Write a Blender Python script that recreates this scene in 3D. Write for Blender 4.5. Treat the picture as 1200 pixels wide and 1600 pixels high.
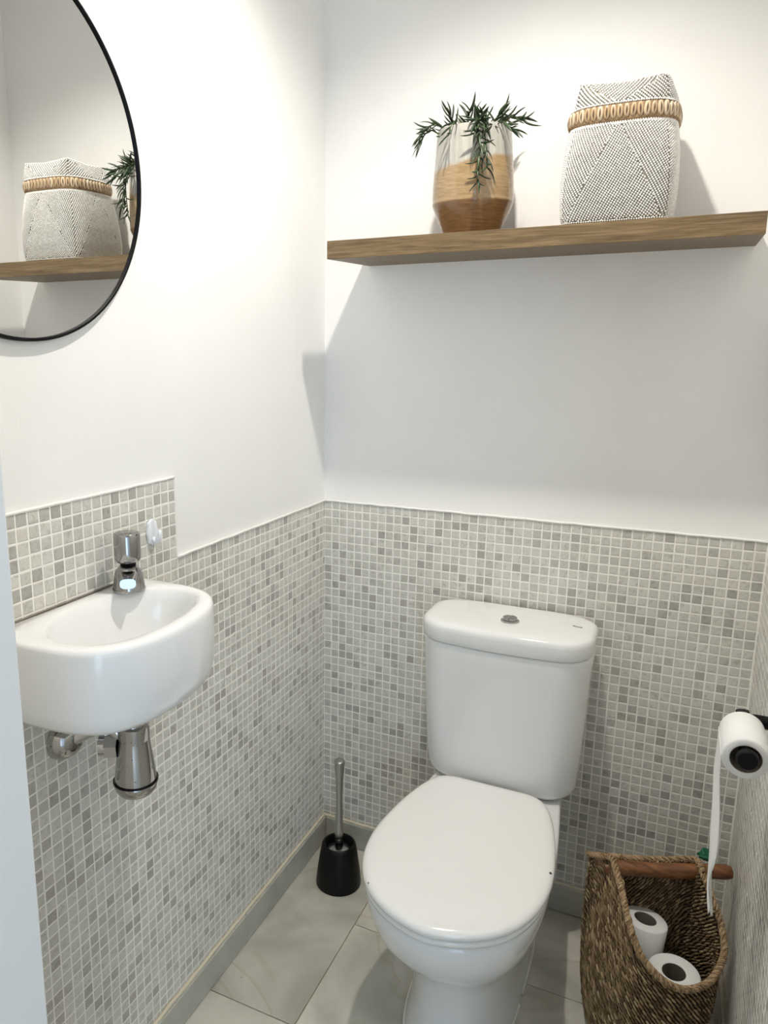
import bpy, bmesh, math, random
import numpy as np
from mathutils import Vector, Matrix, noise

# ------------------------------------------------------------------ scene reset
for _o in list(bpy.data.objects):
    bpy.data.objects.remove(_o)
SC = bpy.context.scene
COL = SC.collection
PI = math.pi
rng = random.Random(7)

# ------------------------------------------------------------------ camera
CAM_POS = (0.8335344, -1.7273506, 1.3546918)
R_RIGHT = (0.90149281, 0.43276726, 0.00481733)
R_DOWN = (0.08982081, -0.17619315, -0.98024905)
R_FWD = (-0.42337092, 0.88412017, -0.19770836)
F_PX, PPX, PPY = 1160.09, 511.12, 794.36          # in the 1200 x 1600 frame
cd = bpy.data.cameras.new('camera')
cam = bpy.data.objects.new('camera', cd)
COL.objects.link(cam)
cd.sensor_fit = 'HORIZONTAL'
cd.sensor_width = 36.0
cd.lens = F_PX / 1200 * 36
cd.shift_x = (600 - PPX) / 1200
cd.shift_y = (PPY - 800) / 1200
cd.clip_start = 0.02
cam.matrix_world = Matrix((
    (R_RIGHT[0], -R_DOWN[0], -R_FWD[0], CAM_POS[0]),
    (R_RIGHT[1], -R_DOWN[1], -R_FWD[1], CAM_POS[1]),
    (R_RIGHT[2], -R_DOWN[2], -R_FWD[2], CAM_POS[2]),
    (0, 0, 0, 1)))
SC.camera = cam


def project(p):
    d = [p[i] - CAM_POS[i] for i in range(3)]
    x = sum(a * b for a, b in zip(R_RIGHT, d))
    y = sum(a * b for a, b in zip(R_DOWN, d))
    z = sum(a * b for a, b in zip(R_FWD, d))
    return PPX + F_PX * x / z, PPY + F_PX * y / z, z


# ------------------------------------------------------------------ sky, lamps, exposure
SKY_STRENGTH = 3.7
SPOT_POS = (0.505, -0.60, 2.385)
SPOT_POWER = 52.0
world = bpy.data.worlds.new('daylight')
SC.world = world
world.use_nodes = True
_bg = world.node_tree.nodes['Background']
_bg.inputs['Color'].default_value = (0.60, 0.79, 1.0, 1)
_bg.inputs['Strength'].default_value = SKY_STRENGTH

ld = bpy.data.lights.new('downlight_lamp', 'SPOT')
ld.energy = SPOT_POWER
ld.color = (1.0, 0.945, 0.85)
ld.spot_size = math.radians(136)
ld.spot_blend = 0.85
ld.shadow_soft_size = 0.022

pl = bpy.data.lights.new('window_portal', 'AREA')
pl.shape = 'RECTANGLE'
pl.size, pl.size_y = 1.3, 2.2
pl.cycles.is_portal = True

vs = SC.view_settings
vs.view_transform = 'Standard'
vs.look = 'None'
vs.exposure = 0.0
vs.gamma = 1.0
vs.use_curve_mapping = False
SC.cycles.max_bounces = 14
SC.cycles.diffuse_bounces = 7

# ------------------------------------------------------------------ helpers


def tag(o, label=None, cat=None, group=None, kind=None):
    if label:
        o['label'] = label
    if cat:
        o['category'] = cat
    if group:
        o['group'] = group
    if kind:
        o['kind'] = kind
    return o


def empty(name, loc=(0, 0, 0), rz=0.0):
    o = bpy.data.objects.new(name, None)
    o.empty_display_size = 0.05
    COL.objects.link(o)
    o.location = loc
    o.rotation_euler = (0, 0, rz)
    return o


class MB:
    """collects vertices and faces, in the coordinates of the parent"""

    def __init__(self):
        self.v, self.f = [], []

    def add(self, vs_, fs_):
        b = len(self.v)
        self.v += [tuple(p) for p in vs_]
        self.f += [tuple(i + b for i in q) for q in fs_]

    def box(self, x0, x1, y0, y1, z0, z1):
        self.add([(x0, y0, z0), (x1, y0, z0), (x1, y1, z0), (x0, y1, z0), (x0, y0, z1), (x1, y0, z1), (x1, y1, z1), (x0, y1, z1)],
                 [(0, 3, 2, 1), (4, 5, 6, 7), (0, 1, 5, 4), (1, 2, 6, 5), (2, 3, 7, 6), (3, 0, 4, 7)])

    def rings(self, rings, cap0=True, cap1=True, closed=True):
        n = len(rings[0])
        vs_ = [p for r in rings for p in r]
        fs_ = []
        m = n if closed else n - 1
        for k in range(len(rings) - 1):
            for i in range(m):
                j = (i + 1) % n
                fs_.append((k * n + i, k * n + j, (k + 1) * n + j, (k + 1) * n + i))
        if cap0:
            fs_.append(tuple(range(n - 1, -1, -1)))
        if cap1:
            b = (len(rings) - 1) * n
            fs_.append(tuple(range(b, b + n)))
        self.add(vs_, fs_)

    def lathe(self, prof, n=48, c=(0, 0, 0), cap0=True, cap1=True, axis='z'):
        rs = []
        for r, h in prof:
            ring = []
            for i in range(n):
                a = 2 * PI * i / n
                p = (r * math.cos(a), r * math.sin(a), h)
                if axis == 'y':
                    p = (p[0], -p[2], p[1])
                elif axis == 'x':
                    p = (p[2], p[0], p[1])
                ring.append((p[0] + c[0], p[1] + c[1], p[2] + c[2]))
            rs.append(ring)
        self.rings(rs, cap0, cap1)

    def tube(self, pts, rad, n=10, cap=True):
        pts = [Vector(p) for p in pts]
        if not isinstance(rad, (list, tuple)):
            rad = [rad] * len(pts)
        up = None
        rs = []
        for i, p in enumerate(pts):
            t = (pts[min(i + 1, len(pts) - 1)] - pts[max(i - 1, 0)]).normalized()
            if up is None:
                up = t.orthogonal().normalized()
            up = (up - t * up.dot(t)).normalized()
            b = t.cross(up)
            rs.append([tuple(p + (up * math.cos(2 * PI * k / n) + b * math.sin(2 * PI * k / n)) * rad[i]) for k in range(n)])
        self.rings(rs, cap, cap)

    def build(self, name, mat, parent=None, smooth=True, auto=None, bevel=None):
        me = bpy.data.meshes.new(name)
        me.from_pydata(self.v, [], self.f)
        me.validate()
        bm = bmesh.new()
        bm.from_mesh(me)
        bmesh.ops.recalc_face_normals(bm, faces=bm.faces)
        bm.to_mesh(me)
        bm.free()
        if smooth:
            me.polygons.foreach_set('use_smooth', [True] * len(me.polygons))
            if auto:
                me.set_sharp_from_angle(angle=math.radians(auto))
        me.materials.append(mat)
        o = bpy.data.objects.new(name, me)
        COL.objects.link(o)
        if parent is not None:
            o.parent = parent
        if bevel:
            m = o.modifiers.new('bevel', 'BEVEL')
            m.width = bevel
            m.segments = 3
            m.limit_method = 'ANGLE'
            m.angle_limit = math.radians(40)
        return o


def np_mesh(name, V, F, mat, parent=None, smooth=True):
    """fast mesh from numpy arrays; F has one polygon size"""
    me = bpy.data.meshes.new(name)
    V = np.asarray(V, dtype=np.float32)
    F = np.asarray(F, dtype=np.int32)
    k = F.shape[1]
    me.vertices.add(len(V))
    me.vertices.foreach_set('co', V.ravel())
    me.loops.add(F.size)
    me.loops.foreach_set('vertex_index', F.ravel())
    me.polygons.add(len(F))
    me.polygons.foreach_set('loop_start', np.arange(0, F.size, k, dtype=np.int32))
    me.polygons.foreach_set('use_smooth', np.full(len(F), smooth, dtype=bool))
    me.update(calc_edges=True)
    me.materials.append(mat)
    o = bpy.data.objects.new(name, me)
    COL.objects.link(o)
    if parent is not None:
        o.parent = parent
    return o


def copies(V, F, mats):
    """V (n,3), F (m,k), mats list of (3x3, offset) -> merged arrays"""
    n = len(V)
    VV = np.concatenate([V @ np.asarray(M).T + np.asarray(o) for M, o in mats])
    FF = np.concatenate([F + i * n for i in range(len(mats))])
    return VV, FF


# ------------------------------------------------------------------ materials


class NT:
    def __init__(self, name):
        self.m = bpy.data.materials.new(name)
        self.m.use_nodes = True
        self.t = self.m.node_tree
        self.b = self.t.nodes['Principled BSDF']

    def n(self, typ, **kw):
        nd = self.t.nodes.new(typ)
        for k, v in kw.items():
            if k in nd.inputs:
                nd.inputs[k].default_value = v
            else:
                setattr(nd, k, v)
        return nd

    def l(self, a, b):
        self.t.links.new(a, b)

    def coord(self, scale=(1, 1, 1), kind='Object', rot=(0, 0, 0)):
        c = self.n('ShaderNodeTexCoord')
        m = self.n('ShaderNodeMapping')
        m.inputs['Scale'].default_value = scale
        m.inputs['Rotation'].default_value = rot
        self.l(c.outputs[kind], m.inputs['Vector'])
        return m.outputs['Vector']

    def noise(self, vec, scale, detail=4, rough=0.55, dist=0.0):
        nd = self.n('ShaderNodeTexNoise')
        nd.inputs['Scale'].default_value = scale
        nd.inputs['Detail'].default_value = detail
        nd.inputs['Roughness'].default_value = rough
        nd.inputs['Distortion'].default_value = dist
        self.l(vec, nd.inputs['Vector'])
        return nd.outputs['Fac']

    def ramp(self, fac, stops, interp='LINEAR'):
        r = self.n('ShaderNodeValToRGB')
        r.color_ramp.interpolation = interp
        el = r.color_ramp.elements
        while len(el) < len(stops):
            el.new(0.5)
        for e, (p, c) in zip(el, stops):
            e.position = p
            e.color = c if len(c) == 4 else (*c, 1)
        self.l(fac, r.inputs['Fac'])
        return r.outputs['Color']

    def mix(self, a, b, fac, mode='MIX'):
        nd = self.n('ShaderNodeMix', data_type='RGBA', blend_type=mode)
        for sock, v in ((nd.inputs[6], a), (nd.inputs[7], b), (nd.inputs[0], fac)):
            if hasattr(v, 'is_linked') or isinstance(v, bpy.types.NodeSocket):
                self.l(v, sock)
            else:
                sock.default_value = v if not isinstance(v, tuple) or len(v) == 4 else (*v, 1)
        return nd.outputs[2]

    def bump(self, h, strength=0.3, dist=0.002):
        nd = self.n('ShaderNodeBump')
        nd.inputs['Strength'].default_value = strength
        nd.inputs['Distance'].default_value = dist
        self.l(h, nd.inputs['Height'])
        self.l(nd.outputs['Normal'], self.b.inputs['Normal'])
        return nd

    def set(self, color=None, rough=0.5, metal=0.0, coat=0.0, spec=None):
        if color is not None:
            if isinstance(color, bpy.types.NodeSocket):
                self.l(color, self.b.inputs['Base Color'])
            else:
                self.b.inputs['Base Color'].default_value = (*color, 1)
        self.b.inputs['Roughness'].default_value = rough
        self.b.inputs['Metallic'].default_value = metal
        self.b.inputs['Coat Weight'].default_value = coat
        if spec is not None:
            self.b.inputs['Specular IOR Level'].default_value = spec
        return self.m


def srgb(r, g, b):
    f = lambda c: (c / 255 / 12.92) if c / 255 <= 0.04045 else ((c / 255 + 0.055) / 1.055) ** 2.4
    return (f(r), f(g), f(b))


def plain(name, col, rough=0.5, metal=0.0, coat=0.0):
    return NT(name).set(col, rough, metal, coat)


M = {}

n = NT('wall_paint')
v = n.coord()
h1 = n.noise(v, 260, 3, 0.6)
h2 = n.noise(v, 6, 3, 0.5)
col = n.ramp(h2, [(0.3, (0.87, 0.865, 0.855)), (0.7, (0.895, 0.89, 0.88))])
n.bump(h1, 0.25, 0.0012)
M['paint'] = n.set(col, 0.62)

M['trim_white'] = plain('white_lacquer', (0.82, 0.82, 0.82), 0.35)
n = NT('white_caulk')
n.bump(n.noise(n.coord(), 160, 3), 0.4, 0.002)
M['caulk'] = n.set((0.84, 0.83, 0.80), 0.5)
M['old_caulk'] = plain('cream_joint_filler', srgb(214, 205, 184), 0.6)

# mosaic: one colour per tile plus faint marble streaks
n = NT('marble_mosaic_tile')
gi = n.n('ShaderNodeNewGeometry')
oi = n.n('ShaderNodeObjectInfo')
ad = n.n('ShaderNodeMath', operation='ADD')
n.l(gi.outputs['Random Per Island'], ad.inputs[0])
n.l(oi.outputs['Random'], ad.inputs[1])
fr = n.n('ShaderNodeMath', operation='FRACT')
n.l(ad.outputs[0], fr.inputs[0])
tone = n.ramp(fr.outputs[0], [(0.0, srgb(216, 214, 207)), (0.40, srgb(211, 209, 202)), (0.72, srgb(204, 202, 195)), (0.84, srgb(192, 190, 183)), (0.92, srgb(182, 179, 173)), (1.0, srgb(174, 171, 165))])
pos = n.n('ShaderNodeNewGeometry').outputs['Position']
vn = n.noise(pos, 60, 5, 0.6, 1.2)
veins = n.ramp(vn, [(0.30, srgb(212, 210, 203)), (0.5, (1, 1, 1)), (0.72, srgb(238, 236, 230))])
tcol = n.mix(tone, veins, 0.8, 'MULTIPLY')
n.bump(n.noise(pos, 220, 3), 0.12, 0.001)
M['tile'] = n.set(tcol, 0.38)

n = NT('mosaic_grout')
pos = n.n('ShaderNodeNewGeometry').outputs['Position']
gcol = n.ramp(n.noise(pos, 14, 4), [(0.3, srgb(240, 238, 231)), (0.7, srgb(248, 246, 240))])
n.bump(n.noise(pos, 900, 2), 0.2, 0.0006)
M['grout'] = n.set(gcol, 0.8)

# marble floor
n = NT('floor_marble')
gi = n.n('ShaderNodeNewGeometry')
oi = n.n('ShaderNodeObjectInfo')
off = n.n('ShaderNodeVectorMath', operation='SCALE')
cmb = n.n('ShaderNodeCombineXYZ')
for k in ('X', 'Y', 'Z'):
    n.l(oi.outputs['Random'], cmb.inputs[k])
n.l(cmb.outputs[0], off.inputs[0])
off.inputs['Scale'].default_value = 5.0
ps = n.n('ShaderNodeVectorMath', operation='ADD')
n.l(gi.outputs['Position'], ps.inputs[0])
n.l(off.outputs[0], ps.inputs[1])
big = n.noise(ps.outputs[0], 3.4, 4, 0.5, 0.5)
base = n.ramp(big, [(0.34, srgb(164, 163, 150)), (0.46, srgb(194, 191, 179)), (0.58, srgb(218, 214, 203)), (0.75, srgb(229, 225, 215))])
vein = n.noise(ps.outputs[0], 2.2, 3, 0.5, 1.2)
vcol = n.ramp(vein, [(0.470, (1, 1, 1)), (0.497, srgb(226, 218, 204)), (0.505, (1, 1, 1))])
mcol = n.mix(base, vcol, 0.5, 'MULTIPLY')
spk = n.noise(ps.outputs[0], 70, 1)
mcol = n.mix(mcol, n.ramp(spk, [(0.17, srgb(120, 116, 104)), (0.20, (1, 1, 1))]), 0.6, 'MULTIPLY')
M['marble'] = n.set(mcol, 0.28)

n = NT('skirting_marble')
pos = n.n('ShaderNodeNewGeometry').outputs['Position']
M['skirting'] = n.set(n.ramp(n.noise(pos, 5, 5, 0.6, 1.0), [(0.3, srgb(160, 160, 150)), (0.55, srgb(182, 181, 171)), (0.75, srgb(196, 194, 184))]), 0.3)
M['floor_joint'] = plain('floor_joint', srgb(158, 148, 126), 0.8)
M['hall_floor'] = plain('hall_floor', srgb(196, 184, 166), 0.5)

M['porcelain'] = NT('white_porcelain').set((0.83, 0.835, 0.835), 0.12, 0, 0.4)
M['seat_white'] = NT('white_seat_plastic').set((0.86, 0.855, 0.84), 0.16, 0, 0.3)
M['chrome'] = NT('chrome').set((0.56, 0.56, 0.56), 0.06, 1.0)
M['chrome_dark'] = NT('dark_hall_chrome').set((0.36, 0.355, 0.35), 0.10, 1.0)  # base colour darkened to stand in for reflections of a dark hall
n = NT('pitted_chrome')
pit = n.ramp(n.noise(n.coord(), 170, 3), [(0.30, (0.05, 0.05, 0.05)), (0.34, (1, 1, 1))])
c_ = n.mix((0.46, 0.45, 0.44, 1), pit, 0.9, 'MULTIPLY')
M['chrome_pit'] = n.set(c_, 0.1, 1.0)
M['steel'] = NT('brushed_steel').set((0.50, 0.50, 0.49), 0.28, 1.0)
M['black_plastic'] = NT('black_plastic').set((0.004, 0.004, 0.004), 0.42, spec=0.2)
M['black_metal'] = NT('black_metal').set((0.004, 0.004, 0.005), 0.45, spec=0.15)
M['mirror'] = NT('mirror_glass').set((0.80, 0.81, 0.80), 0.0, 1.0)
M['white_plastic'] = NT('white_plastic').set((0.82, 0.84, 0.88), 0.3)
M['dark_print'] = NT('dark_print').set((0.05, 0.05, 0.06), 0.5)

# oak veneer, grain along x
n = NT('oak_veneer')
v = n.coord((3.0, 90.0, 90.0))
g1 = n.noise(v, 1.6, 6, 0.65, 0.4)
v2 = n.coord((14.0, 320.0, 320.0))
g2 = n.noise(v2, 1.2, 3, 0.6)
c1 = n.ramp(g1, [(0.28, srgb(92, 75, 52)), (0.45, srgb(118, 98, 69)), (0.6, srgb(133, 112, 81)), (0.78, srgb(147, 126, 94))])
c2 = n.mix(c1, n.ramp(g2, [(0.35, srgb(196, 184, 164)), (0.6, (1, 1, 1))]), 0.8, 'MULTIPLY')
n.bump(g2, 0.15, 0.0008)
M['oak'] = n.set(c2, 0.5)

n = NT('stick_wood')
v = n.coord((6, 60, 60))
M['stick'] = n.set(n.ramp(n.noise(v, 1.5, 5, 0.6, 0.6), [(0.3, srgb(84, 50, 28)), (0.5, srgb(118, 76, 46)), (0.75, srgb(150, 102, 64))]), 0.42)

n = NT('seagrass')
gi = n.n('ShaderNodeNewGeometry')
M['seagrass'] = n.set(n.ramp(gi.outputs['Random Per Island'], [(0.0, srgb(94, 75, 52)), (0.4, srgb(126, 104, 74)), (0.75, srgb(152, 128, 96)), (1.0, srgb(190, 166, 130))]), 0.75)
M['weave_gap_shade'] = plain('weave_gap_shade', srgb(62, 48, 34), 0.9)  # dark brown paints shade into the gaps between basket strands
n = NT('seagrass_rim')
gi = n.n('ShaderNodeNewGeometry')
M['seagrass_rim'] = n.set(n.ramp(gi.outputs['Random Per Island'], [(0.0, srgb(126, 102, 74)), (0.5, srgb(156, 130, 98)), (1.0, srgb(184, 158, 124))]), 0.75)

n = NT('toilet_paper')
v = n.coord()
n.bump(n.noise(v, 380, 2), 0.25, 0.001)
M['paper'] = n.set((0.86, 0.86, 0.85), 0.9)
M['card'] = plain('grey_cardboard', srgb(128, 120, 108), 0.9)
M['green'] = plain('green_cloth', srgb(10, 92, 62), 0.6)

# beads and shells
n = NT('white_glass_bead')
gi = n.n('ShaderNodeNewGeometry')
M['bead'] = n.set(n.ramp(gi.outputs['Random Per Island'], [(0, (0.74, 0.73, 0.70)), (1, (0.86, 0.85, 0.82))]), 0.28)
M['bead_back'] = plain('shaded_bead_backing', srgb(150, 145, 136), 0.9)  # tinted darker than the beads, so painted shade shows in their gaps
n = NT('cowrie_shell')
oi = n.n('ShaderNodeObjectInfo')
M['shell'] = n.set(n.ramp(oi.outputs['Random'], [(0, srgb(172, 146, 114)), (0.5, srgb(192, 170, 140)), (1, srgb(208, 190, 164))]), 0.25)
M['shell_slit'] = plain('shell_opening', srgb(84, 62, 44), 0.7)
n = NT('woven_band')
M['band'] = n.set(n.ramp(n.noise(n.coord(), 150, 3), [(0.35, srgb(118, 94, 66)), (0.65, srgb(152, 126, 94))]), 0.8)

# two-tone glaze on the pot (object z from 0 to 0.21)
n = NT('reactive_glaze')
tc = n.n('ShaderNodeTexCoord')
sx = n.n('ShaderNodeSeparateXYZ')
n.l(tc.outputs['Object'], sx.inputs[0])
at = n.n('ShaderNodeMath', operation='ARCTAN2')
n.l(sx.outputs['X'], at.inputs[0])
n.l(sx.outputs['Y'], at.inputs[1])
w1 = n.n('ShaderNodeMath', operation='MULTIPLY')
n.l(at.outputs[0], w1.inputs[0])
w1.inputs[1].default_value = 1.0
w2 = n.n('ShaderNodeMath', operation='ADD')
n.l(w1.outputs[0], w2.inputs[0])
w2.inputs[1].default_value = PI
w3 = n.n('ShaderNodeMath', operation='SINE')
n.l(w2.outputs[0], w3.inputs[0])
w4 = n.n('ShaderNodeMath', operation='MULTIPLY')
n.l(w3.outputs[0], w4.inputs[0])
w4.inputs[1].default_value = 0.013
ns = n.noise(tc.outputs['Object'], 30, 3)
w5 = n.n('ShaderNodeMath', operation='MULTIPLY_ADD')
n.l(ns, w5.inputs[0])
w5.inputs[1].default_value = 0.016
n.l(w4.outputs[0], w5.inputs[2])
zz = n.n('ShaderNodeMath', operation='ADD')
n.l(sx.outputs['Z'], zz.inputs[0])
n.l(w5.outputs[0], zz.inputs[1])
mr = n.n('ShaderNodeMapRange')
mr.inputs['From Min'].default_value = 0.142
mr.inputs['From Max'].default_value = 0.150
n.l(zz.outputs[0], mr.inputs['Value'])
mb_ = n.n('ShaderNodeMapRange')
mb_.inputs['From Min'].default_value = 0.064
mb_.inputs['From Max'].default_value = 0.068
n.l(sx.outputs['Z'], mb_.inputs['Value'])
vs_ = n.coord((40, 40, 6))
streak = n.noise(vs_, 3, 4)
white = n.ramp(streak, [(0.3, srgb(164, 161, 154)), (0.7, srgb(190, 187, 179))])
tan = n.ramp(n.noise(n.coord((14, 14, 90)), 3, 5), [(0.3, srgb(148, 122, 88)), (0.6, srgb(168, 142, 106)), (0.8, srgb(180, 156, 120))])
brown = n.ramp(n.noise(n.coord((14, 14, 120)), 3, 5), [(0.3, srgb(114, 82, 50)), (0.7, srgb(142, 106, 68))])
c1 = n.mix(brown, tan, mb_.outputs[0])
c2 = n.mix(c1, white, mr.outputs[0])
M['glaze'] = n.set(c2, 0.2, 0, 0.3)
M['soil'] = plain('potting_soil', srgb(70, 54, 40), 0.95)
n = NT('succulent_leaf')
oi = n.n('ShaderNodeObjectInfo')
M['leaf'] = n.set(n.ramp(oi.outputs['Random'], [(0, srgb(30, 44, 27)), (0.5, srgb(42, 60, 36)), (1, srgb(60, 80, 50))]), 0.42)
M['stem'] = plain('plant_stem', srgb(84, 98, 62), 0.6)

# ------------------------------------------------------------------ the room
S = 0.0215                       # mosaic pitch
ZT = 46 * S                      # top of the wainscot
ZB = 0.076                       # top of the skirting
XR = 47.12 * S                   # right wall, tile face
YF = -1.29                       # inner face of the front wall
ZC = 2.42                        # ceiling
SPL_Y = -(1.509 + 28.1) * S      # right edge of the raised splash tiling
SPL_Z = ZT + 7 * S
JAMB_X = 0.311


def struct(name, mb, mat, parent=None, smooth=False, bevel=None):
    o = mb.build(name, mat, parent, smooth=smooth, bevel=bevel)
    if parent is None:
        tag(o, kind='structure')
    return o


m = MB(); m.box(-0.12, -0.004, YF - 0.1, 0.12, 0, ZC)
wall_left = struct('wall_left', m, M['paint'])
m = MB(); m.box(-0.12, XR + 0.12, 0.004, 0.12, 0, ZC)
wall_back = struct('wall_back', m, M['paint'])
m = MB(); m.box(XR + 0.004, XR + 0.12, YF - 0.1, 0.004, 0, ZC)
wall_right = struct('wall_right', m, M['paint'])
m = MB(); m.box(-0.12, XR + 0.12, YF - 0.1, 0.12, ZC, ZC + 0.1)
struct('ceiling', m, M['paint'])
m = MB()
m.box(-0.004, JAMB_X, YF - 0.1, YF, 0, ZC)
m.box(JAMB_X, XR + 0.004, YF - 0.1, YF, 2.06, ZC)
struct('wall_front', m, M['paint'])
# door lining
m = MB()
m.box(JAMB_X - 0.006, JAMB_X + 0.012, YF - 0.106, YF + 0.001, 0, 2.06)
m.box(XR - 0.016, XR + 0.003, YF - 0.106, YF + 0.001, 0, 2.06)
m.box(JAMB_X + 0.012, XR - 0.016, YF - 0.106, YF + 0.001, 2.042, 2.06)
struct('door_1', m, M['trim_white'], bevel=0.003)

# hall behind the camera, open to daylight through a tall balcony door
HX0, HX1, HY0, HY1 = -0.5, 2.75, -3.4, YF - 0.1
m = MB(); m.box(HX0, HX1, HY0, HY1, -0.12, -0.022)
struct('floor_hall', m, M['hall_floor'])
m = MB(); m.box(HX0, HX1, HY0, HY1, ZC, ZC + 0.1)
struct('ceiling_hall', m, M['paint'])
m = MB(); m.box(HX0 - 0.1, HX0, HY0, HY1, -0.12, ZC)
struct('wall_hall_left', m, M['paint'])
m = MB(); m.box(HX1, HX1 + 0.1, HY0, HY1, -0.12, ZC)
struct('wall_hall_right', m, M['paint'])
WX0, WX1, WZ1 = 1.35, 2.65, 2.2
m = MB()
m.box(HX0 - 0.1, WX0, HY0 - 0.1, HY0, -0.12, ZC)
m.box(WX1, HX1 + 0.1, HY0 - 0.1, HY0, -0.12, ZC)
m.box(WX0, WX1, HY0 - 0.1, HY0, WZ1, ZC)
struct('wall_hall_rear', m, M['paint'])
m = MB()
m.box(WX0, WX0 + 0.05, HY0 - 0.07, HY0 - 0.02, 0, WZ1)
m.box(WX1 - 0.05, WX1, HY0 - 0.07, HY0 - 0.02, 0, WZ1)
m.box(WX0 + 0.05, WX1 - 0.05, HY0 - 0.07, HY0 - 0.02, WZ1 - 0.05, WZ1)
struct('window_1', m, M['trim_white'])
po = bpy.data.objects.new('window_portal', pl)
COL.objects.link(po)
po.location = ((WX0 + WX1) / 2, HY0 - 0.09, WZ1 / 2)
po.rotation_euler = (math.radians(-90), 0, 0)
m = MB()
m.box(HX0 - 0.1, -0.12, HY1, HY1 + 0.1, -0.12, ZC)
m.box(XR + 0.12, HX1 + 0.1, HY1, HY1 + 0.1, -0.12, ZC)
struct('wall_hall_front', m, M['paint'])

# grout beds under the mosaic
m = MB(); m.box(0.0, XR, -0.0002, 0.004, ZB - 0.02, ZT)
struct('grout_bed', m, M['grout'], wall_back)
m = MB()
m.box(-0.004, 0.0002, YF, 0, ZB - 0.02, ZT)
m.box(-0.004, 0.0002, YF, SPL_Y, ZT, SPL_Z)
struct('grout_bed', m, M['grout'], wall_left)
m = MB(); m.box(XR - 0.0002, XR + 0.004, YF, 0, ZB - 0.02, ZT)
struct('grout_bed', m, M['grout'], wall_right)

# painted/caulked top edges of the tiling


def bead(pts, r):
    mb = MB()
    mb.tube(pts, r, 8)
    return mb


def wobble(a, b, nseg, amp, ax):
    out = []
    for i in range(nseg + 1):
        t = i / nseg
        p = [a[k] + (b[k] - a[k]) * t for k in range(3)]
        p[ax] += amp * (noise.noise(Vector((p[0] * 40, p[1] * 40, p[2] * 40))))
        out.append(p)
    return out


struct('trim_1', bead(wobble((0, -0.001, ZT + 0.001), (XR, -0.001, ZT + 0.001), 90, 0.0012, 2), 0.0030), M['caulk'], smooth=True)
struct('trim_2', bead(wobble((0.001, 0, ZT + 0.001), (0.001, SPL_Y, ZT + 0.001), 70, 0.0012, 2), 0.0030), M['caulk'], smooth=True)
struct('trim_3', bead(wobble((0.0, SPL_Y, SPL_Z + 0.001), (0.0, YF, SPL_Z + 0.001), 70, 0.001, 2), 0.0028), M['caulk'], smooth=True)
struct('trim_4', bead(wobble((-0.001, SPL_Y + 0.0005, ZT), (-0.001, SPL_Y + 0.0005, SPL_Z), 20, 0.0005, 1), 0.0020), M['caulk'], smooth=True)

# floor: marble slabs on a dark joint bed
m = MB(); m.box(-0.05, XR + 0.05, YF - 0.1, 0.05, -0.12, -0.0025)
floor = struct('floor', m, M['floor_joint'])
cols = [(0.0, 0.217, [0.02, -0.587, -1.21]), (0.217, 0.527, [0.02, -0.273, -0.893, -1.40]), (0.527, 0.837, [0.02, -0.268, -0.888, -1.40]), (0.837, XR, [0.02, -0.27, -0.89, -1.40])]
for x0, x1, ys in cols:
    for a, b in zip(ys, ys[1:]):
        m = MB()
        g = 0.0011
        m.box(x0 + g, x1 - g, max(b, YF - 0.1) + g, min(a, 0.004) - g, -0.02, 0.0 + rng.uniform(-0.0003, 0.0003))
        m.build('floor_slab', M['marble'], floor, smooth=False, bevel=0.0008)

# skirting
SK = 0.0118


def skirt(name, x0, x1, y0, y1, cuts, axis):
    """stone skirting in lengths, with the joint filler on top"""
    e = empty(name)
    tag(e, kind='structure')
    for a, b in zip(cuts, cuts[1:]):
        m = MB()
        if axis == 'y':
            m.box(x0, x1, b + 0.0006, a - 0.0006, 0.001, ZB - 0.003)
        else:
            m.box(a + 0.0006, b - 0.0006, y0, y1, 0.001, ZB - 0.003)
        m.build('skirting_length', M['skirting'], e, smooth=False, bevel=0.002)
    return e


sl = skirt('baseboard_left', 0.0004, SK, 0, 0, [0.0, -0.435, -0.86, YF], 'y')
m = MB(); m.tube(wobble((0.004, 0, ZB - 0.001), (0.004, YF, ZB - 0.001), 90, 0.0025, 2), 0.0042, 8)
m.build('joint_filler', M['old_caulk'], sl)
sb = skirt('baseboard_back', 0, 0, -SK, -0.0004, [SK + 0.0004, 0.36, 0.79, XR - SK], 'x')
m = MB(); m.tube(wobble((0.004, -0.004, ZB - 0.001), (XR, -0.004, ZB - 0.001), 70, 0.0025, 2), 0.0042, 8)
m.build('joint_filler', M['old_caulk'], sb)
sr = skirt('baseboard_right', XR - SK, XR - 0.0004, 0, 0, [0.0, -0.31, -0.8, YF], 'y')
m = MB(); m.tube(wobble((XR - 0.004, 0, ZB - 0.001), (XR - 0.004, YF, ZB - 0.001), 70, 0.0025, 2), 0.0042, 8)
m.build('joint_filler', M['old_caulk'], sr)

# ------------------------------------------------------------------ ceiling downlight
t = empty('ceiling_downlight', (SPOT_POS[0], SPOT_POS[1], ZC))
tag(t, 'small round recessed spotlight in the white ceiling', 'light')
m = MB(); m.lathe([(0.030, -0.002), (0.044, -0.002), (0.046, -0.006), (0.042, -0.010), (0.032, -0.008), (0.030, -0.002)], 40, cap0=False, cap1=False)
m.build('bezel', M['trim_white'], t)
lo = bpy.data.objects.new('spot_lamp', ld)
COL.objects.link(lo)
lo.parent = t
lo.location = (0, 0, SPOT_POS[2] - ZC)

# ------------------------------------------------------------------ floating shelf (leans very slightly forward)
SHX0, SHX1, SHD = 0.113, 0.928, 0.23
SH_B, SH_F, SH_T = 1.574, 1.563, 0.037

SH_TILT = math.atan((SH_B - SH_F) / SHD)


def shelf_top(y):
    return SH_B + SH_T + (SH_F - SH_B) * (-y / SHD)


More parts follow.
